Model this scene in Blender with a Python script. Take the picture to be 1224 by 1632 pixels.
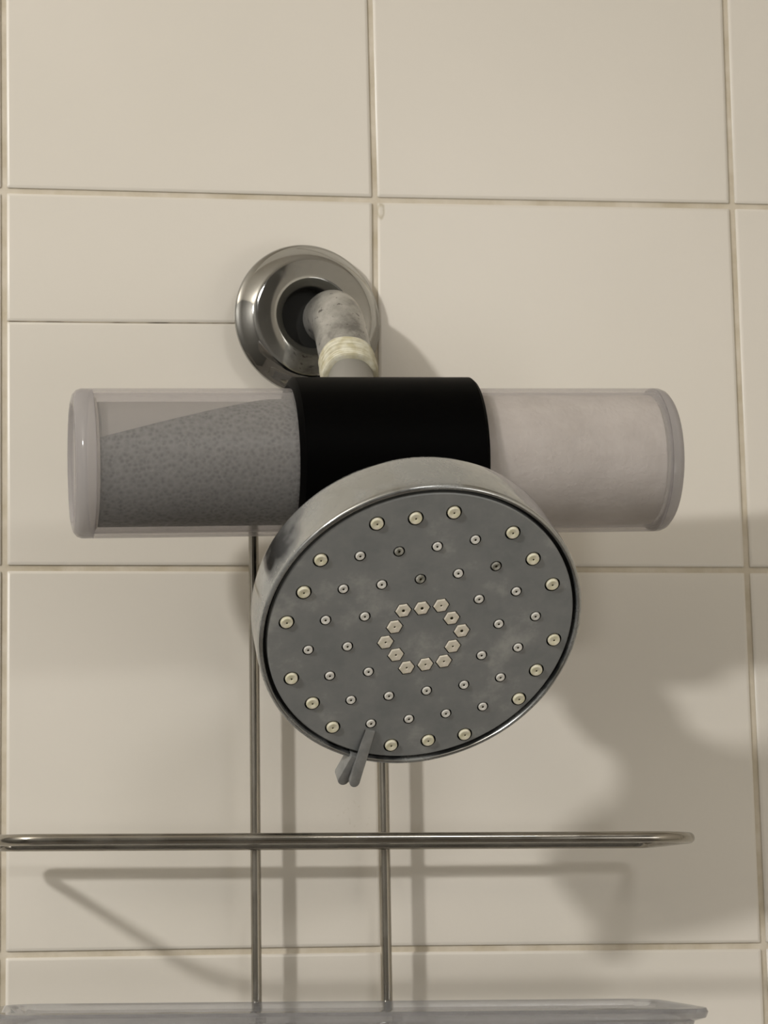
import bpy, bmesh, math, random
from mathutils import Vector, Matrix

for o in list(bpy.data.objects):
    bpy.data.objects.remove(o, do_unlink=True)
SC = bpy.context.scene
COL = SC.collection
random.seed(7)

# ------------------------------------------------------------------ camera
YAW, PITCH, ROLL = 0.13312896, 0.16, -0.01624322
CAM = Vector((0.03208702, -0.90568537, 1.76198443))
f = Vector((math.sin(YAW) * math.cos(PITCH), math.cos(YAW) * math.cos(PITCH), math.sin(PITCH)))
r0 = Vector((math.cos(YAW), -math.sin(YAW), 0))
u0 = r0.cross(f)
r = math.cos(ROLL) * r0 + math.sin(ROLL) * u0
u = -math.sin(ROLL) * r0 + math.cos(ROLL) * u0
cd = bpy.data.cameras.new('camera')
cam = bpy.data.objects.new('camera', cd)
COL.objects.link(cam)
cam.matrix_world = Matrix(((r.x, u.x, -f.x, CAM.x), (r.y, u.y, -f.y, CAM.y), (r.z, u.z, -f.z, CAM.z), (0, 0, 0, 1)))
cd.sensor_fit = 'VERTICAL'
cd.sensor_height = 24
cd.lens = 24 * 3630 / 1632
cd.clip_start = 0.02
cd.dof.use_dof = True
cd.dof.focus_distance = 0.80
cd.dof.aperture_fstop = 22
SC.camera = cam

# ------------------------------------------------------------------ light and exposure
SC.view_settings.view_transform = 'Standard'
SC.view_settings.look = 'None'
SC.view_settings.gamma = 1
SC.view_settings.use_curve_mapping = False
SC.view_settings.exposure = 0.61
w = bpy.data.worlds.new('world')
SC.world = w
w.use_nodes = True
w.node_tree.nodes['Background'].inputs[0].default_value = (1, .95, .86, 1)
w.node_tree.nodes['Background'].inputs[1].default_value = 0.05


def lamp(name, loc, power, size, colour, kind='POINT', aim=None):
    l = bpy.data.lights.new(name, kind)
    l.energy = power
    l.color = colour
    if kind == 'POINT':
        l.shadow_soft_size = size
    else:
        l.shape = 'DISK'
        l.size = size
    o = bpy.data.objects.new(name, l)
    COL.objects.link(o)
    o.location = loc
    if aim is not None:
        o.rotation_euler = (Vector(aim) - Vector(loc)).to_track_quat('-Z', 'Y').to_euler()
    return o


lamp('vanity_bulb', (-0.984, -1.20, 2.418), 35, 0.045, (1, .975, .94))
lamp('ceiling_lamp', (0.42, -1.35, 2.40), 3.5, 0.30, (1, .975, .94), 'AREA', (0.42, -1.35, 0))
lamp('low_right_fill', (0.80, -1.25, 1.40), 3.6, 0.22, (1, .97, .94))  # soft fill light added low on the right, source unseen


# ------------------------------------------------------------------ materials
def mat(name, col=(.8, .8, .8), rough=.5, metal=0., spec=.5, trans=0., ior=1.45):
    m = bpy.data.materials.new(name)
    m.use_nodes = True
    b = m.node_tree.nodes['Principled BSDF']
    b.inputs['Base Color'].default_value = (*col, 1)
    b.inputs['Roughness'].default_value = rough
    b.inputs['Metallic'].default_value = metal
    b.inputs['Specular IOR Level'].default_value = spec
    b.inputs['Transmission Weight'].default_value = trans
    b.inputs['IOR'].default_value = ior
    return m, m.node_tree.nodes, m.node_tree.links, b


def noise(N, L, scale, detail=3, rough=.5, vec=None, kind='Object'):
    tc = N.new('ShaderNodeTexCoord')
    n = N.new('ShaderNodeTexNoise')
    n.inputs['Scale'].default_value = scale
    n.inputs['Detail'].default_value = detail
    n.inputs['Roughness'].default_value = rough
    L.new(vec if vec else tc.outputs[kind], n.inputs['Vector'])
    return n


def ramp(N, L, src, stops):
    c = N.new('ShaderNodeValToRGB')
    e = c.color_ramp.elements
    while len(e) < len(stops):
        e.new(.5)
    for i, (p, cl) in enumerate(stops):
        e[i].position = p
        e[i].color = (*cl, 1) if len(cl) == 3 else cl
    L.new(src, c.inputs[0])
    return c


def bump(N, L, b, src, strength, dist):
    bp = N.new('ShaderNodeBump')
    bp.inputs['Strength'].default_value = strength
    bp.inputs['Distance'].default_value = dist
    L.new(src, bp.inputs['Height'])
    L.new(bp.outputs[0], b.inputs['Normal'])


def g(v):
    return (v, v, v)


M = {}
# glazed tile: warm off-white, faint orange peel, one brown drip where four tiles meet
m, N, L, b = mat('tile_glaze', (.70, .65, .56), .33)
n1 = noise(N, L, 9, 4)
geo = N.new('ShaderNodeNewGeometry')
L.new(geo.outputs['Position'], n1.inputs['Vector'])
c1 = ramp(N, L, n1.outputs[0], [(.3, (.685, .650, .580)), (.7, (.715, .675, .605))])
vd = N.new('ShaderNodeVectorMath'); vd.operation = 'DISTANCE'
vd.inputs[1].default_value = (.1541, 0, 2.0362 * .45)
sq = N.new('ShaderNodeVectorMath'); sq.operation = 'MULTIPLY'; sq.inputs[1].default_value = (1, 1, .45)
L.new(geo.outputs['Position'], sq.inputs[0]); L.new(sq.outputs[0], vd.inputs[0])
n2 = noise(N, L, 420, 3); L.new(geo.outputs['Position'], n2.inputs['Vector'])
ma = N.new('ShaderNodeMath'); ma.operation = 'MULTIPLY_ADD'
ma.inputs[1].default_value = .0012; L.new(n2.outputs[0], ma.inputs[0]); L.new(vd.outputs['Value'], ma.inputs[2])
sc1 = N.new('ShaderNodeMath'); sc1.operation = 'MULTIPLY'; sc1.inputs[1].default_value = 200
L.new(ma.outputs[0], sc1.inputs[0])
r2 = ramp(N, L, sc1.outputs[0], [(0.0, g(.10)), (.26, g(.15)), (.38, g(.55)), (.52, g(0))])
vd3 = N.new('ShaderNodeVectorMath'); vd3.operation = 'DISTANCE'
vd3.inputs[1].default_value = (.1385, 0, 1.7865)
L.new(geo.outputs['Position'], vd3.inputs[0])
n4 = noise(N, L, 520, 2); L.new(geo.outputs['Position'], n4.inputs['Vector'])
r4 = ramp(N, L, n4.outputs[0], [(.60, g(0)), (.70, g(.22))])
sc3 = N.new('ShaderNodeMath'); sc3.operation = 'MULTIPLY'; sc3.inputs[1].default_value = 50
L.new(vd3.outputs['Value'], sc3.inputs[0])
r5 = ramp(N, L, sc3.outputs[0], [(0, g(1)), (.25, g(.8)), (.45, g(0))])
mm = N.new('ShaderNodeMath'); mm.operation = 'MULTIPLY'
L.new(r4.outputs[0], mm.inputs[0]); L.new(r5.outputs[0], mm.inputs[1])
mx0 = N.new('ShaderNodeMath'); mx0.operation = 'MAXIMUM'
L.new(r2.outputs[0], mx0.inputs[0]); L.new(mm.outputs[0], mx0.inputs[1])
mix = N.new('ShaderNodeMixRGB'); mix.inputs[2].default_value = (.33, .27, .15, 1)
L.new(mx0.outputs[0], mix.inputs[0]); L.new(c1.outputs[0], mix.inputs[1])
L.new(mix.outputs[0], b.inputs['Base Color'])
n3 = noise(N, L, 260, 2); L.new(geo.outputs['Position'], n3.inputs['Vector'])
bump(N, L, b, n3.outputs[0], .06, .001)
M['tile'] = m
# grout
m, N, L, b = mat('grout', (.45, .39, .29), .85)
geo = N.new('ShaderNodeNewGeometry')
n1 = noise(N, L, 60, 5, .6); L.new(geo.outputs['Position'], n1.inputs['Vector'])
c1 = ramp(N, L, n1.outputs[0], [(.32, (.50, .44, .33)), (.68, (.66, .605, .51))])
L.new(c1.outputs[0], b.inputs['Base Color'])
bump(N, L, b, n1.outputs[0], .4, .0015)
M['grout'] = m
m, N, L, b = mat('seam_dirt', (.35, .29, .2), .9)
n = noise(N, L, 70, 3)
c = ramp(N, L, n.outputs[0], [(.45, (.42, .37, .29)), (.62, (.13, .11, .08))])
L.new(c.outputs[0], b.inputs['Base Color'])
M['seam'] = m
M['plaster'] = mat('plaster', (.62, .58, .51), .8)[0]
M['dark_paint'] = mat('dark_paint', (.17, .165, .155), .8)[0]
M['floor'] = mat('floor_vinyl', (.20, .18, .16), .6)[0]


def chrome_mat(name, col, rough, scale, amt, film=(.36, .355, .33), lo=.45, hi=.62):
    """polished chrome under a patchy film of dried limescale"""
    m, N, L, b = mat(name, col, rough, 1.)
    n = noise(N, L, scale, 5, .62)
    k = ramp(N, L, n.outputs[0], [(lo, g(0)), (hi, g(amt))])
    mx = N.new('ShaderNodeMixRGB'); mx.inputs[1].default_value = (*col, 1); mx.inputs[2].default_value = (*film, 1)
    L.new(k.outputs[0], mx.inputs[0]); L.new(mx.outputs[0], b.inputs['Base Color'])
    rr = N.new('ShaderNodeMapRange'); rr.inputs['To Min'].default_value = rough; rr.inputs['To Max'].default_value = .42
    L.new(k.outputs[0], rr.inputs['Value']); L.new(rr.outputs[0], b.inputs['Roughness'])
    inv = N.new('ShaderNodeMath'); inv.operation = 'MULTIPLY_ADD'; inv.inputs[1].default_value = -.75; inv.inputs[2].default_value = 1
    L.new(k.outputs[0], inv.inputs[0]); L.new(inv.outputs[0], b.inputs['Metallic'])
    return m


M['flange_chrome'] = chrome_mat('flange_chrome', (.44, .44, .425), .06, 55, .12)
M['head_chrome'] = chrome_mat('head_chrome', (.46, .475, .48), .10, 34, .72, (.27, .275, .26), .43, .60)
m, N, L, b = mat('pipe_chrome', (.4, .4, .37), .34, .45)
n = noise(N, L, 95, 6, .62)
c = ramp(N, L, n.outputs[0], [(.34, (.20, .195, .18)), (.46, (.36, .352, .325)), (.60, (.47, .46, .43)), (.78, (.56, .55, .52))])
n2 = noise(N, L, 420, 2, .5)
k2 = ramp(N, L, n2.outputs[0], [(.30, g(1)), (.36, g(0))])
mx = N.new('ShaderNodeMixRGB'); mx.inputs[2].default_value = (.12, .11, .10, 1)
L.new(k2.outputs[0], mx.inputs[0]); L.new(c.outputs[0], mx.inputs[1]); L.new(mx.outputs[0], b.inputs['Base Color'])
M['pipe_chrome'] = m
M['wire'] = chrome_mat('wire_steel', (.36, .34, .30), .14, 60, .22, (.24, .22, .18))
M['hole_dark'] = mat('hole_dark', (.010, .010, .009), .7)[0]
M['bevel_dark'] = mat('flange_lip_metal', (.10, .098, .085), .35, .6)[0]
M['neck'] = mat('neck_zinc', (.30, .29, .265), .5, .3)[0]
# thread tape
m, N, L, b = mat('thread_tape', (.66, .63, .48), .6)
n = noise(N, L, 300, 3)
c = ramp(N, L, n.outputs[0], [(.35, (.56, .52, .36)), (.65, (.74, .72, .60))])
L.new(c.outputs[0], b.inputs['Base Color'])
M['tape'] = m
# shower face: grey satin plastic with dried water marks
m, N, L, b = mat('face_grey', (.16, .16, .155), .42)
n = noise(N, L, 45, 5, .65)
c = ramp(N, L, n.outputs[0], [(.36, (.205, .215, .215)), (.54, (.245, .252, .25)), (.70, (.37, .375, .36))])
L.new(c.outputs[0], b.inputs['Base Color'])
M['face'] = m
m, N, L, b = mat('lever_grey', (.26, .265, .26), .38, .35)
n = noise(N, L, 200, 4)
c = ramp(N, L, n.outputs[0], [(.4, (.23, .235, .23)), (.7, (.34, .34, .33))])
L.new(c.outputs[0], b.inputs['Base Color'])
M['lever'] = m


def silicone(name, a, c2):
    m, N, L, b = mat(name, a, .5)
    n = noise(N, L, 500, 3)
    c = ramp(N, L, n.outputs[0], [(.35, a), (.7, c2)])
    L.new(c.outputs[0], b.inputs['Base Color'])
    b.inputs['Subsurface Weight'].default_value = .0
    return m


M['nozzle_large'] = silicone('nozzle_cream', (.70, .67, .47), (.84, .80, .66))
M['nozzle_small'] = silicone('nozzle_pale', (.66, .65, .60), (.82, .80, .74))
M['nozzle_hex'] = silicone('nozzle_hex_cream', (.70, .66, .53), (.84, .78, .68))
M['nozzle_dirty'] = silicone('nozzle_dirty', (.16, .16, .13), (.50, .49, .44))
M['nozzle_bore'] = mat('nozzle_bore', (.10, .085, .04), .8)[0]
# black collar
m, N, L, b = mat('collar_black', (.001, .001, .001), .5, 0, .035)
M['collar'] = m


def film(name, col, opacity, edge_col, edge_op, rough=.3):
    """hazy clear plastic: part of the light goes straight through, the rest is scattered by the frosted skin"""
    m = bpy.data.materials.new(name); m.use_nodes = True
    N, L = m.node_tree.nodes, m.node_tree.links
    b = N['Principled BSDF']; out = N['Material Output']
    lw = N.new('ShaderNodeLayerWeight'); lw.inputs['Blend'].default_value = .42
    cr = ramp(N, L, lw.outputs['Facing'], [(.35, col), (.9, edge_col)])
    L.new(cr.outputs[0], b.inputs['Base Color'])
    b.inputs['Roughness'].default_value = rough
    b.inputs['IOR'].default_value = 1.45
    b.inputs['Specular IOR Level'].default_value = .35
    t = N.new('ShaderNodeBsdfTransparent')
    t.inputs[0].default_value = (.96, .95, .96, 1)
    op = ramp(N, L, lw.outputs['Facing'], [(.35, g(opacity)), (.95, g(edge_op))])
    mx = N.new('ShaderNodeMixShader')
    L.new(op.outputs[0], mx.inputs[0]); L.new(t.outputs[0], mx.inputs[1]); L.new(b.outputs[0], mx.inputs[2])
    L.new(mx.outputs[0], out.inputs['Surface'])
    return m


M['shell'] = film('shell_haze', (.56, .55, .53), .19, (.46, .44, .435), .5)
M['cap'] = film('cap_haze', (.36, .345, .345), .58, (.30, .285, .30), .8, .12)
M['acrylic'] = film('clear_acrylic', (.36, .36, .355), .30, (.10, .11, .14), .80, .06)
N, L = M['acrylic'].node_tree.nodes, M['acrylic'].node_tree.links
out = N['Material Output']
prev = out.inputs['Surface'].links[0].from_socket
gl = N.new('ShaderNodeBsdfGlass'); gl.inputs['Color'].default_value = (.90, .92, .95, 1); gl.inputs['Roughness'].default_value = .04; gl.inputs['IOR'].default_value = 1.49
ms = N.new('ShaderNodeMixShader'); ms.inputs[0].default_value = .5
L.new(prev, ms.inputs[1]); L.new(gl.outputs[0], ms.inputs[2]); L.new(ms.outputs[0], out.inputs['Surface'])
# filter fills
m, N, L, b = mat('sediment_pad', (.50, .44, .37), .9)
n = noise(N, L, 40, 6, .6)
c = ramp(N, L, n.outputs[0], [(.33, (.60, .555, .485)), (.62, (.76, .715, .645))])
L.new(c.outputs[0], b.inputs['Base Color'])
n = noise(N, L, 500, 3); bump(N, L, b, n.outputs[0], .5, .001)
M['pad'] = m
m, N, L, b = mat('darker_pad', (.31, .29, .255), .9)  # one even tone, darker than the pad in the right tube
M['pad_grey'] = m
m, N, L, b = mat('charcoal_grains', (.05, .05, .047), .8)
tc = N.new('ShaderNodeTexCoord')
v = N.new('ShaderNodeTexVoronoi'); v.inputs['Scale'].default_value = 620
L.new(tc.outputs['Object'], v.inputs['Vector'])
c = ramp(N, L, v.outputs['Distance'], [(.0, (.003, .003, .003)), (.20, (.005, .005, .005)), (.36, (.055, .055, .052)), (.8, (.11, .11, .104))])
L.new(c.outputs[0], b.inputs['Base Color'])
bump(N, L, b, v.outputs['Distance'], .8, .0008)
M['charcoal'] = m
# acrylic tray


# ------------------------------------------------------------------ helpers
def link(name, me, parent=None, mats=(), smooth=True):
    o = bpy.data.objects.new(name, me)
    COL.objects.link(o)
    if parent:
        o.parent = parent
    for mm_ in mats:
        me.materials.append(mm_)
    if smooth:
        me.polygons.foreach_set('use_smooth', [True] * len(me.polygons))
        try:
            me.set_sharp_from_angle(angle=math.radians(38))
        except Exception:
            pass
    return o


def from_bm(name, bm, parent=None, mats=(), smooth=True):
    me = bpy.data.meshes.new(name)
    bmesh.ops.recalc_face_normals(bm, faces=bm.faces)
    bm.to_mesh(me); bm.free()
    return link(name, me, parent, mats, smooth)


def lathe_bm(prof, seg=64, close=False, matidx=None):
    """prof: list of (radius, height) around local Z"""
    bm = bmesh.new()
    rings = []
    for (rr, h) in prof:
        if rr < 1e-7:
            rings.append([bm.verts.new((0, 0, h))])
        else:
            rings.append([bm.verts.new((rr * math.cos(2 * math.pi * i / seg), rr * math.sin(2 * math.pi * i / seg), h)) for i in range(seg)])
    pairs = list(zip(range(len(rings) - 1), range(1, len(rings))))
    if close:
        pairs.append((len(rings) - 1, 0))
    for k, (a, c) in enumerate(pairs):
        A, B = rings[a], rings[c]
        for i in range(seg):
            j = (i + 1) % seg
            if len(A) == 1 and len(B) == 1:
                continue
            if len(A) == 1:
                fc = bm.faces.new((A[0], B[i], B[j]))
            elif len(B) == 1:
                fc = bm.faces.new((A[i], B[0], A[j]))
            else:
                fc = bm.faces.new((A[i], B[i], B[j], A[j]))
            if matidx:
                fc.material_index = matidx[k]
    return bm


def tube_bm(pts, rad, seg=20, closed=False, caps=True, radii=None):
    bm = bmesh.new()
    P = [Vector(p) for p in pts]
    n = len(P)
    rings = []
    prev = None
    for i in range(n):
        if closed:
            t = (P[(i + 1) % n] - P[i - 1]).normalized()
        else:
            t = (P[min(i + 1, n - 1)] - P[max(i - 1, 0)]).normalized()
        if prev is None:
            a = Vector((0, 0, 1)) if abs(t.z) < .9 else Vector((1, 0, 0))
            x = t.cross(a).normalized()
        else:
            x = (prev - t * prev.dot(t)).normalized()
        prev = x
        y = t.cross(x)
        R_ = radii[i] if radii else rad
        rings.append([bm.verts.new(P[i] + (x * math.cos(2 * math.pi * k / seg) + y * math.sin(2 * math.pi * k / seg)) * R_) for k in range(seg)])
    m_ = n if closed else n - 1
    for i in range(m_):
        A, B = rings[i], rings[(i + 1) % n]
        for k in range(seg):
            bm.faces.new((A[k], A[(k + 1) % seg], B[(k + 1) % seg], B[k]))
    if caps and not closed:
        bm.faces.new(rings[0]); bm.faces.new(rings[-1][::-1])
    return bm


def catmull(pts, sub=8):
    P = [Vector(p) for p in pts]
    P = [2 * P[0] - P[1]] + P + [2 * P[-1] - P[-2]]
    out = []
    for i in range(1, len(P) - 2):
        for k in range(sub):
            t = k / sub
            a, b_, c_, d = P[i - 1], P[i], P[i + 1], P[i + 2]
            out.append(.5 * ((2 * b_) + (c_ - a) * t + (2 * a - 5 * b_ + 4 * c_ - d) * t * t + (3 * b_ - a - 3 * c_ + d) * t ** 3))
    out.append(P[-2])
    return out


def root(name, label, cat, mtx):
    o = bpy.data.objects.new(name, None)
    COL.objects.link(o)
    o.empty_display_size = .02
    o.matrix_world = mtx
    o['label'] = label
    o['category'] = cat
    return o


def box_me(name, x0, x1, y0, y1, z0, z1):
    bm = bmesh.new()
    bmesh.ops.create_cube(bm, size=1)
    for v_ in bm.verts:
        v_.co = Vector(((x0 + x1) / 2 + v_.co.x * (x1 - x0), (y0 + y1) / 2 + v_.co.y * (y1 - y0), (z0 + z1) / 2 + v_.co.z * (z1 - z0)))
    me = bpy.data.meshes.new(name)
    bm.to_mesh(me); bm.free()
    return me


# ------------------------------------------------------------------ room shell
X0, X1, Y1, ZT = -1.45, 1.15, -2.0, 2.8
GD = .0012    # the grout lies this far behind the tile faces


def shell(name, dims, m_):
    o = link(name, box_me(name, *dims), None, [m_], False)
    o['kind'] = 'structure'
    return o


wall = shell('wall_back', (X0, X1, GD, .06, 0, ZT), M['grout'])
shell('wall_left', (X0 - .06, X0, Y1, .06, 0, ZT), M['dark_paint'])
shell('wall_right', (X1, X1 + .06, Y1, .06, 0, ZT), M['plaster'])
shell('wall_front', (X0 - .06, X1 + .06, Y1 - .06, Y1, 0, ZT), M['dark_paint'])
shell('ceiling', (X0 - .06, X1 + .06, Y1 - .06, .06, ZT, ZT + .06), M['plaster'])
shell('floor', (X0 - .06, X1 + .06, Y1 - .06, .06, -.06, 0), M['floor'])

# tiles: hand set, so the joints of the visible ones wander a little
T = .1525
JX = {0: [(2.8, -.0030), (2.1225, -.0026), (2.0413, -.0005), (1.8863, .0012), (1.7357, .0022), (1.70, .0025), (0, .003)],
      1: [(2.8, .1495), (2.128, .1505), (2.041, .1516), (1.8863, .1502), (1.735, .1505), (0, .1505)],
      2: [(2.8, .306), (2.1337, .3056), (2.0419, .3046), (1.886, .3045), (1.7333, .3048), (0, .305)]}


def lx(c, z):
    if c not in JX:
        return (c - 2) * T + .3048 if c > 2 else c * T
    t = JX[c]
    for (za, xa), (zb, xb) in zip(t[:-1], t[1:]):
        if zb <= z <= za:
            return xb + (xa - xb) * (z - zb) / (za - zb)
    return t[0][1] if z > t[0][0] else t[-1][1]


def lz(k, c):
    """height of joint k under column line c"""
    base = {0: [2.0413, 2.0410, 2.0419], 1: [1.8863, 1.8863, 1.8860], 2: [1.7357, 1.7350, 1.7333]}
    cc = min(max(c, 0), 2)
    if k in base:
        return base[k][cc]
    return 2.0413 - k * T if k < 0 else 1.735 - (k - 2) * T


def tile(q, depth=.009, gw=.00125, wob=.0):
    """q: four corners (x,z) on the joint lines: bl, br, tr, tl; rounded edge in two steps"""
    cx = sum(p[0] for p in q) / 4; cz = sum(p[1] for p in q) / 4
    bm = bmesh.new()
    rings = []
    for inset, y in ((gw, GD + .0003), (gw, -.0001 + .0006), (gw + .0004, .00015), (gw + .0012, 0)):
        ring = []
        for (px, pz) in q:
            sx = 1 if px < cx else -1
            sz = 1 if pz < cz else -1
            # small corner cut, three verts a corner
            k = .0004
            xx, zz = px + sx * inset, pz + sz * inset
            a_, b_ = (xx + sx * k, zz), (xx, zz + sz * k)
            order = (b_, a_) if (sx * sz > 0) else (a_, b_)
            for (vx, vz) in order:
                ring.append(bm.verts.new((vx - cx, y, vz - cz)))
        rings.append(ring)
    n = len(rings[0])
    for A, B in zip(rings[:-1], rings[1:]):
        for i in range(n):
            bm.faces.new((A[i], A[(i + 1) % n], B[(i + 1) % n], B[i]))
    bm.faces.new(rings[-1])
    me = bpy.data.meshes.new('tile')
    bmesh.ops.recalc_face_normals(bm, faces=bm.faces)
    bm.to_mesh(me); bm.free()
    o = link('tile', me, wall, [M['tile']], True)
    max(me.polygons, key=lambda p_: p_.area).use_smooth = False
    o.location = (cx, wob, cz)
    return o


shared = {}
c_lo, c_hi = math.ceil(X0 / T) - 0, int((X1 - .3048) / T) + 2
for k in range(-5, 14):
    for c in range(c_lo, c_hi):
        zt, zb = (lambda cc: lz(k - 1, cc)), (lambda cc: lz(k, cc))
        if zb(c) < 0 or zt(c) > ZT:
            continue
        near = -1 <= c <= 3 and -1 <= k <= 3
        # neighbours of the photographed patch have their own outlines; all others share one mesh
        q = [(lx(c, zb(c)), zb(c)), (lx(c + 1, zb(c + 1)), zb(c + 1)), (lx(c + 1, zt(c + 1)), zt(c + 1)), (lx(c, zt(c)), zt(c))]
        tilt = random.uniform(-.0001, .0001)
        if near:
            if c == 0 and k == 1:
                zs = 1.9866
                ql = [q[0], q[1], (lx(1, zs), zs + .0012), (lx(0, zs), zs)]
                qu = [(lx(0, zs), zs), (lx(1, zs), zs + .0012), q[2], q[3]]
                def cut(qq, top):
                    # the cut edge has no grout: shift it past the inset so only a hairline stays
                    d_ = .00108
                    out = [list(p) for p in qq]
                    for i_ in ((2, 3) if top else (0, 1)):
                        out[i_][1] += d_ if top else -d_
                    return [tuple(p) for p in out]
                tile(cut(ql, True), wob=0.0)
                tile(cut(qu, False), wob=-.00015)
            else:
                tile(q, wob=tilt)
        else:
            cx = sum(p[0] for p in q) / 4; cz = sum(p[1] for p in q) / 4
            wq = round(q[1][0] - q[0][0], 3), round(q[3][1] - q[0][1], 3)
            if wq in shared:
                o = shared[wq].copy(); COL.objects.link(o); o.parent = wall; o.location = (cx, 0, cz)
            else:
                shared[wq] = tile(q)

# dirt in the hairline between the two cut pieces
bm = tube_bm([(lx(0, 1.9866) + .002, .0004, 1.9867), (.05, .0004, 1.9868), (.10, .0004, 1.98745), (.149, .0004, 1.9878)], .0003, 6)
o = from_bm('grout_seam', bm, wall, [M['seam']])

# ------------------------------------------------------------------ wall flange
def frame(origin, zaxis, xhint=Vector((1, 0, 0))):
    z = Vector(zaxis).normalized()
    y = z.cross(xhint).normalized()
    x = y.cross(z).normalized()
    o = Vector(origin)
    return Matrix(((x.x, y.x, z.x, o.x), (x.y, y.y, z.y, o.y), (x.z, y.z, z.z, o.z), (0, 0, 0, 1)))


FT = math.radians(13)
fl = root('wall_flange', 'round chrome wall flange around the shower arm, tilted against the tiles', 'flange',
          frame((.1222, -.0066, 1.9872), (math.sin(FT), -math.cos(FT), -.03)))
mm_ = .001
prof = [(29.0, -.2), (31.0, .2), (31.2, 1.0), (31.0, 1.7), (30.6, 2.1), (30.1, 2.4), (29.2, 3.7), (28.0, 5.2), (26.7, 6.6), (25.7, 7.5),
        (25.1, 7.95), (24.6, 8.2), (24.1, 8.35), (23.3, 8.42), (20, 8.6), (17, 8.72), (16.2, 8.7), (15.9, 8.6)]
from_bm('escutcheon', lathe_bm([(a * mm_, h * mm_) for a, h in prof], 96), fl, [M['flange_chrome']])
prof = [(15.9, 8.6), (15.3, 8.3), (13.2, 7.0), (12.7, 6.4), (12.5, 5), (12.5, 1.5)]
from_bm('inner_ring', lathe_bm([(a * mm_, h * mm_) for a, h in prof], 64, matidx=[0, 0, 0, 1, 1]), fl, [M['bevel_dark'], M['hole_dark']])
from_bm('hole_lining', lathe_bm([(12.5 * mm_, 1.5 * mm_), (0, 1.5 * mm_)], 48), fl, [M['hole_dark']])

# ------------------------------------------------------------------ shower arm
AX = .1292
arm_pts = [(.1300, .0, 1.9876), (.1306, -.008, 1.9876), (.1314, -.0170, 1.9868), (.1321, -.0255, 1.9832), (.1328, -.0330, 1.9758), (.1334, -.0400, 1.9670), (.1339, -.0475, 1.9585)]
sa = root('shower_pipe', 'limescaled chrome shower arm bending out of the flange, wrapped in thread tape', 'shower arm', Matrix.Translation(arm_pts[0]))
org = Vector(arm_pts[0])
pp = [p - org for p in catmull(arm_pts, 8)]
from_bm('pipe', tube_bm(pp, .0104, 40), sa, [M['pipe_chrome']])
d_arm = (pp[-1] - pp[-3]).normalized()
# thread tape: ridged wraps
prof = []
tl = .0115
for i in range(47):
    s = i / 46
    prof.append((.01075 + .00038 * math.sin(i * 1.35) + .0001 * math.sin(i * 2.9) + .00025 * (1 - abs(2 * s - 1)), (s - .45) * tl))
prof = [(.0103, -.45 * tl)] + prof + [(.0103, .56 * tl), (.0088, .57 * tl)]
bm = lathe_bm(prof, 56)
mt = frame(pp[-1], d_arm)
for v_ in bm.verts:
    ang = math.atan2(v_.co.y, v_.co.x)
    v_.co.z += .0006 * math.sin(ang * 2 + .6) + .0003 * math.sin(ang * 5)
bm.transform(mt)
from_bm('thread_tape', bm, sa, [M['tape']])
nk = [pp[-1] + d_arm * t for t in (.003, .010, .022)]
from_bm('neck', tube_bm(nk, .0088, 36), sa, [M['neck']])

# ------------------------------------------------------------------ shower filter (collar + clear tubes)
FC = Vector((.1416, -.0893, 1.9137))
a5 = math.radians(3.6)
axis = Vector((math.cos(a5), math.sin(a5), .0260)).normalized()
fm = frame(FC, axis, Vector((0, 0, 1)))
sf = root('shower_filter', 'horizontal clear tube water filter with a black middle collar, above the shower head', 'water filter', fm)
# local Z runs along the tube, to the right


def tubeshell(name, z0, z1, ro, ri, m_, seg=72):
    bm = lathe_bm([(ri, z0), (ro - .0005, z0), (ro, z0 + .0006), (ro, z1 - .0006), (ro - .0005, z1), (ri, z1)], seg, close=True)
    return from_bm(name, bm, sf, [m_])


RC = .0310
cz0, cz1 = -.0350, .0330
prof = [(.0270, cz0), (.0282, cz0 - .0006), (.0296, cz0), (RC, cz0 + .0012), (RC, cz1 - .0012), (RC - .0010, cz1), (.0270, cz1)]
from_bm('collar', lathe_bm(prof, 96, close=True), sf, [M['collar']])
zl, zr = -.1140, .1080
RO = .0269
tubeshell('clear_tube', zl + .007, cz0 + .002, RO, RO - .0016, M['shell'])['label'] = 'hazy clear left tube over dark charcoal'
tubeshell('clear_tube', cz1 - .002, zr - .005, RO, RO - .0016, M['shell'])['label'] = 'hazy clear right tube over pale pad'


def cap(z_in, z_out, name):
    s = 1 if z_out > z_in else -1
    L_ = abs(z_out - z_in)
    prof = [(RO - .0035, 0), (RO, 0), (RO, L_ - .0035), (RO - .0006, L_ - .0018), (RO - .002, L_ - .0006), (RO - .0042, L_), (RO - .0052, L_ - .0004),
            (RO - .006, L_ - .0012), (.004, L_ - .0012), (0, L_ - .0012)]
    bm = lathe_bm([(a, z_in + s * h) for a, h in prof], 72)
    return from_bm(name, bm, sf, [M['cap']])


cap(zl + .0072, zl, 'end_cap')
cap(zr - .0052, zr, 'end_cap')


def fill(name, z0, z1, rad, m_, plane=None):
    bm = lathe_bm([(0, z0), (rad - .001, z0), (rad, z0 + .0008), (rad, z1 - .0008), (rad - .001, z1), (0, z1)], 64)
    if plane:
        co, no = plane
        res = bmesh.ops.bisect_plane(bm, geom=bm.verts[:] + bm.edges[:] + bm.faces[:], plane_co=co, plane_no=no, clear_outer=True)
        ed = [e for e in bm.edges if e.is_boundary]
        bmesh.ops.holes_fill(bm, edges=ed)
    return from_bm(name, bm, sf, [m_])


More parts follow.
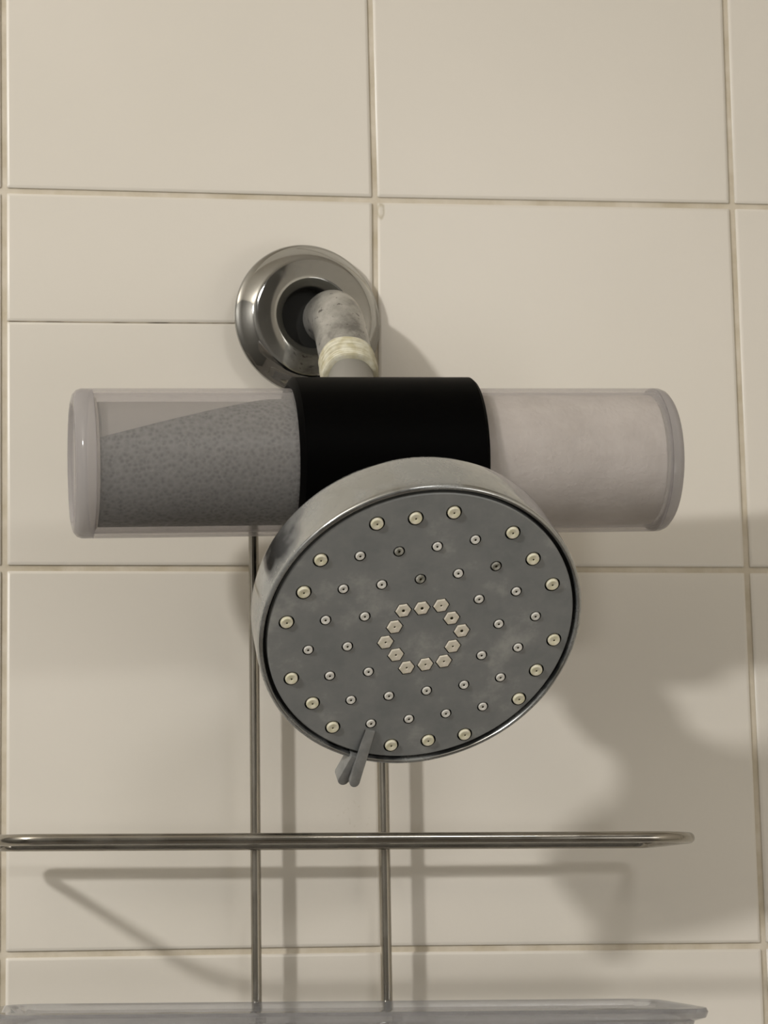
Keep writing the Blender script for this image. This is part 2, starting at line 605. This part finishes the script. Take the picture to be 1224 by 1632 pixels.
fill('filter_pad', cz1 - .001, zr - .0062, .0243, M['pad'])['label'] = 'pale beige filter pad'
fill('filter_pad', zl + .0088, cz0 + .001, .0221, M['pad_grey'])['label'] = 'pale pad above the charcoal'
bm = lathe_bm([(0, zl + .0076), (.0236, zl + .0076), (.0240, zl + .0080), (.0236, zl + .0086), (0, zl + .0086)], 64)
from_bm('end_screen', bm, sf, [M['pad']])
# the charcoal lies in the lower part, heaped towards the collar. local X is world up
up = fm.inverted().to_3x3() @ Vector((0, 0, 1))
front = fm.inverted().to_3x3() @ Vector((0, -1, 0))
p0 = Vector((0, 0, zl + .0088)) + up * .0048 + front * .020
p1 = Vector((0, 0, zl + .060)) + up * .0190 + front * .010
nrm = (p1 - p0).cross(front).normalized()
if nrm.dot(up) < 0:
    nrm = -nrm
o = fill('charcoal', zl + .0086, cz0 + .001, .0230, M['charcoal'], (p0, nrm))

# ------------------------------------------------------------------ shower head
HC = Vector((.1455, -.15, 1.8451))
mm_ = .00098688   # the head's drawing unit
hx = Vector((.9908, .1356, 0)).normalized()
hn = Vector((.1048, -.7656, -.6348)).normalized()
hy = hn.cross(hx).normalized()
hm = Matrix(((hx.x, hy.x, hn.x, HC.x), (hx.y, hy.y, hn.y, HC.y), (hx.z, hy.z, hn.z, HC.z), (0, 0, 0, 1)))
sh = root('showerhead', 'round shower head with grey nozzle plate in a wide chrome ring', 'shower head', hm)
prof = [(54.9, -3.2), (54.9, -.1), (55.2, .35), (55.7, .5), (56.3, .3), (56.7, -.3), (56.8, -1.2), (56.7, -6), (56.3, -13), (55.8, -20), (55.3, -21.6),
        (54.0, -22.8), (50, -24.2), (42, -26.2), (32, -29.2), (23, -33), (16.5, -38), (13.5, -43), (12.5, -49)]
from_bm('head_body', lathe_bm([(a * mm_, h * mm_) for a, h in prof], 144), sh, [M['head_chrome']])
prof = [(12.4, -48.5), (15, -49.5), (16, -51), (16, -63), (15, -64.5), (13, -65.5), (12.6, -75), (0, -75)]
from_bm('ball_joint_nut', lathe_bm([(a * mm_, h * mm_) for a, h in prof], 48), sh, [M['head_chrome']])
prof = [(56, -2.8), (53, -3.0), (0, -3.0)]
from_bm('gap_backing', lathe_bm([(a * mm_, h * mm_) for a, h in prof], 96), sh, [M['hole_dark']])  # disc behind the ring gap, its black stands in for shade there

LARGE = [(-22.4, 41.2), (-9.5, 43.7), (3.3, 46.3), (25.2, 39.1), (-39.4, 26.7), (34.4, 29.0), (-43.4, 14.0), (43.3, 19.0), (-47.6, 2.0), (48.4, -3.6), (-42.8, -20.7), (44.5, -16.4), (-34.0, -30.9), (40.4, -28.6), (-25.3, -41.0), (23.2, -44.0), (-3.0, -48.7), (10.2, -46.6)]
SMALL = [(-26.2, 28.6), (-13.1, 30.7), (-0.2, 33.0), (12.6, 36.0), (-30.0, 15.6), (-17.0, 17.6), (-3.9, 20.1), (9.0, 22.6), (21.8, 25.8), (-34.3, 3.1), (-20.9, 4.8), (18.2, 12.5), (30.9, 15.9), (-38.6, -9.0), (-25.1, -7.4), (27.1, 2.6), (39.8, 5.9), (-29.5, -19.5), (-16.1, -17.7), (23.3, -10.4), (35.9, -7.0), (-20.5, -29.5), (-7.2, -27.7), (6.0, -25.4), (19.1, -22.8), (31.9, -19.6), (-11.8, -39.4), (1.6, -37.4), (14.7, -35.0), (27.7, -32.0)]
HEXN = [(-7.8, 7.4), (-1.4, 8.5), (5.2, 9.7), (9.8, 4.7), (14.3, -0.4), (12.2, -6.8), (10.1, -13.0), (3.7, -14.4), (-2.8, -15.8), (-7.5, -10.6), (-12.0, -5.5), (-9.8, 0.8)]
DIRTY = {('S', 1), ('S', 8), ('S', 6)}
HEXROT = math.radians(11)

# face plate with a real hole round every nozzle
bm = lathe_bm([(0, -2.9e-3), (52.5e-3, -2.9e-3), (52.9e-3, -2.6e-3), (52.9e-3, -.35e-3), (52.5e-3, 0), (0, 0)], 128)
me = bpy.data.meshes.new('face_plate')
bmesh.ops.recalc_face_normals(bm, faces=bm.faces)
bm.to_mesh(me); bm.free()
me.materials.append(M['face']); me.materials.append(M['hole_dark'])
plate0 = bpy.data.objects.new('face_plate', me); COL.objects.link(plate0)
cb = bmesh.new()
for kind, lst, rr, sg in (('L', LARGE, 2.72e-3, 20), ('S', SMALL, 2.02e-3, 16), ('H', HEXN, 3.08e-3, 6)):
    for (px, py) in lst:
        rot = Matrix.Rotation(HEXROT + math.pi / 6, 4, 'Z') if kind == 'H' else Matrix()
        bmesh.ops.create_cone(cb, cap_ends=True, segments=sg, radius1=rr, radius2=rr, depth=4e-3,
                              matrix=Matrix.Translation((px * mm_, py * mm_, 0)) @ rot)
for fc in cb.faces:
    fc.material_index = 1
cme = bpy.data.meshes.new('cutter'); cb.to_mesh(cme); cb.free()
cme.materials.append(M['face']); cme.materials.append(M['hole_dark'])
cutter = bpy.data.objects.new('cutter', cme); COL.objects.link(cutter)
mod = plate0.modifiers.new('b', 'BOOLEAN'); mod.operation = 'DIFFERENCE'; mod.object = cutter; mod.solver = 'EXACT'
mod.material_mode = 'INDEX'
dg = bpy.context.evaluated_depsgraph_get()
pm = bpy.data.meshes.new_from_object(plate0.evaluated_get(dg))
bpy.data.objects.remove(plate0, do_unlink=True); bpy.data.objects.remove(cutter, do_unlink=True)
pm.name = 'face_plate'
plate = link('face_plate', pm, sh, [], False)


def nozzle_mesh(r0_, h, kind, bore, seg):
    b_ = -.0021
    prof = [(r0_ * 1.02, b_), (r0_ * .98, 0), (r0_ * .95, h * .7), (r0_ * .84, h), (bore * 1.8, h), (bore, h - .00015), (bore * .8, h - .0009), (0, h - .0009)]
    bm = lathe_bm(prof, seg, matidx=[0, 0, 0, 0, 0, 1, 1])
    if kind == 'H':
        bmesh.ops.rotate(bm, verts=bm.verts, cent=(0, 0, 0), matrix=Matrix.Rotation(HEXROT, 3, 'Z'))
    me_ = bpy.data.meshes.new('nozzle')
    bmesh.ops.recalc_face_normals(bm, faces=bm.faces)
    bm.to_mesh(me_); bm.free()
    return me_


def nozzles(kind, lst, r0_, h, m_, seg, bore):
    cache = {}
    for i, (px, py) in enumerate(lst):
        big = kind == 'H' and i in (0, 1, 3, 4)
        dirty = (kind, i) in DIRTY
        key = (big, dirty)
        if key not in cache:
            me_ = nozzle_mesh(r0_, h, kind, bore * (1.7 if big else 1.25 if dirty else 1), seg)
            me_.materials.append(M['nozzle_dirty'] if dirty else m_); me_.materials.append(M['nozzle_bore'])
            cache[key] = me_
            if kind != 'H':
                me_.polygons.foreach_set('use_smooth', [True] * len(me_.polygons))
                me_.set_sharp_from_angle(angle=math.radians(38))
        o_ = bpy.data.objects.new('nozzle', cache[key])
        COL.objects.link(o_)
        o_.parent = sh
        o_.location = (px * mm_, py * mm_, 0)
        if kind != 'H':
            o_.rotation_euler = (random.uniform(-.07, .07), random.uniform(-.07, .07), random.uniform(0, 6))


nozzles('L', LARGE, 2.18e-3, .7e-3, M['nozzle_large'], 20, .30e-3)
nozzles('S', SMALL, 1.56e-3, .45e-3, M['nozzle_small'], 16, .38e-3)
nozzles('H', HEXN, 2.74e-3, .35e-3, M['nozzle_hex'], 6, .34e-3)


# spray lever: a raised blade from the face out past the ring, with a broad web behind it
def prism(name, poly, z0f, z1f, m_, parent, bev=.0004):
    """poly: outline in mm (x,y); z0f, z1f give the lower and upper height at a point"""
    bm = bmesh.new()
    lo = [bm.verts.new((x_ * mm_, y_ * mm_, z0f(x_, y_) * mm_)) for x_, y_ in poly]
    hi = [bm.verts.new((x_ * mm_, y_ * mm_, z1f(x_, y_) * mm_)) for x_, y_ in poly]
    n_ = len(poly)
    bm.faces.new(lo); bm.faces.new(hi[::-1])
    for i in range(n_):
        bm.faces.new((lo[i], lo[(i + 1) % n_], hi[(i + 1) % n_], hi[i]))
    bmesh.ops.recalc_face_normals(bm, faces=bm.faces)
    bmesh.ops.bevel(bm, geom=bm.edges[:], offset=bev, segments=2, affect='EDGES', profile=.6)
    return from_bm(name, bm, parent, [m_])


def strip(ax, ay, bx, by, wa, wb, rtip=6):
    """rounded strip from a to b, half widths wa, wb"""
    d = Vector((bx - ax, by - ay)).normalized(); nn = Vector((-d.y, d.x))
    out = [(ax + nn.x * wa, ay + nn.y * wa), (ax - nn.x * wa, ay - nn.y * wa)]
    for k in range(rtip + 1):
        an = -math.pi / 2 + math.pi * k / rtip
        out.append((bx + d.x * wb * math.cos(an) + nn.x * wb * math.sin(an), by + d.y * wb * math.cos(an) + nn.y * wb * math.sin(an)))
    return out


def along(x_, y_):
    return max(0., min(1., (-41.0 - y_) / 22.))


lev = prism('lever', strip(-11.6, -41.9, -15.2, -61.5, 1.9, 1.9), lambda x_, y_: .02 + 2.6 * along(x_, y_), lambda x_, y_: .35 + 4.6 * along(x_, y_), M['lever'], sh)
lev['label'] = 'grey spray lever at the bottom of the nozzle plate'
prism('lever_web', strip(-15.2, -52.5, -18.5, -62.6, 2.1, 2.1), lambda x_, y_: -4.0, lambda x_, y_: 2.0, M['lever'], lev, .0005)

# ------------------------------------------------------------------ shower caddy
cy = root('shower_caddy', 'thin steel wire caddy with long rail and clear tray, hanging below the shower head', 'caddy', Matrix.Translation((.124, -.017, 1.70)))
co = Vector((.124, -.017, 1.70))
YB = -.0158


def loc(p):
    return Vector(p) - co


RW = .00200
# two uprights joined by a hook bend behind the filter
for xx in (.0990, .1495):
    from_bm('upright_rod', tube_bm([loc((xx, YB, z)) for z in (1.700, 1.75, 1.80, 1.85, 1.908)], RW, 20), cy, [M['wire']])
arch = [loc((.12425 - .02525 * math.cos(math.pi * i / 20), YB, 1.9075 + .0250 * math.sin(math.pi * i / 20))) for i in range(21)]
from_bm('top_hook', tube_bm(arch, RW, 20), cy, [M['wire']])


def rounded_rect(x0, x1, y0, y1, rad, z, seg=8, zf=None, radf=None):
    out = []
    rf = radf or rad
    for (cx, cy_, a0, rad) in ((x1 - rad, y1 - rad, 0, rad), (x0 + rad, y1 - rad, 90, rad), (x0 + rf, y0 + rf, 180, rf), (x1 - rf, y0 + rf, 270, rf)):
        for k in range(seg + 1):
            a = math.radians(a0 + 90 * k / seg)
            px, py = cx + rad * math.cos(a), cy_ + rad * math.sin(a)
            out.append((px, py, zf(px, py) if zf else z))
    return out


zr_ = lambda x_, y_: 1.7757 + .0009 * (-.017 - y_) / .083 - .009 * (x_ - .124)
yb = YB - 2 * RW + .0002
RB, RF = .0065, .020
rail = rounded_rect(.0002, .2535, -.100, yb, RB, 0, zf=lambda x_, y_: zr_(x_, y_), radf=RF)
from_bm('rail', tube_bm([loc(p) for p in rail], RW, 20, closed=True), cy, [M['wire']])

# clear tray: rounded tub with a thick rim
def tray_bm():
    lv = []
    x0, x1, y0, y1 = .0015, .2560, -.102, -.0195
    zt = lambda x_, y_: 1.7160 + .0006 * (-.02 - y_) / .08 - .014 * (x_ - .124)
    steps = [(0, 0, .016), (-.0006, -.0014, .0162), (.0002, -.0034, .0155), (.0042, -.0046, .012), (.0072, -.015, .010), (.011, -.0215, .008), (.016, -.0235, .005),
             (.020, -.0210, .004), (.0135, -.0195, .006), (.0100, -.0140, .008), (.0070, -.0030, .0105), (.0052, -.0004, .013), (.0030, .0005, .015)]
    bm = bmesh.new()
    rings = []
    for ins, dz, rad in steps:
        rings.append([bm.verts.new(loc((p[0], p[1], p[2] + dz))) for p in rounded_rect(x0 + ins, x1 - ins, y0 + ins, y1 - ins, rad, 0, 8, zt)])
    n_ = len(rings[0])
    for a in range(len(rings)):
        A, B = rings[a], rings[(a + 1) % len(rings)]
        if a == 6:
            continue
        for i in range(n_):
            bm.faces.new((A[i], A[(i + 1) % n_], B[(i + 1) % n_], B[i]))
    bm.faces.new(rings[6]); bm.faces.new(rings[7][::-1])
    return bm


from_bm('tray', tray_bm(), cy, [M['acrylic']])['label'] = 'clear acrylic tray'

for o_ in list(bpy.data.objects):
    if o_.type == 'MESH' and len(o_.data.materials) == 0:
        o_.data.materials.append(M['grout'])
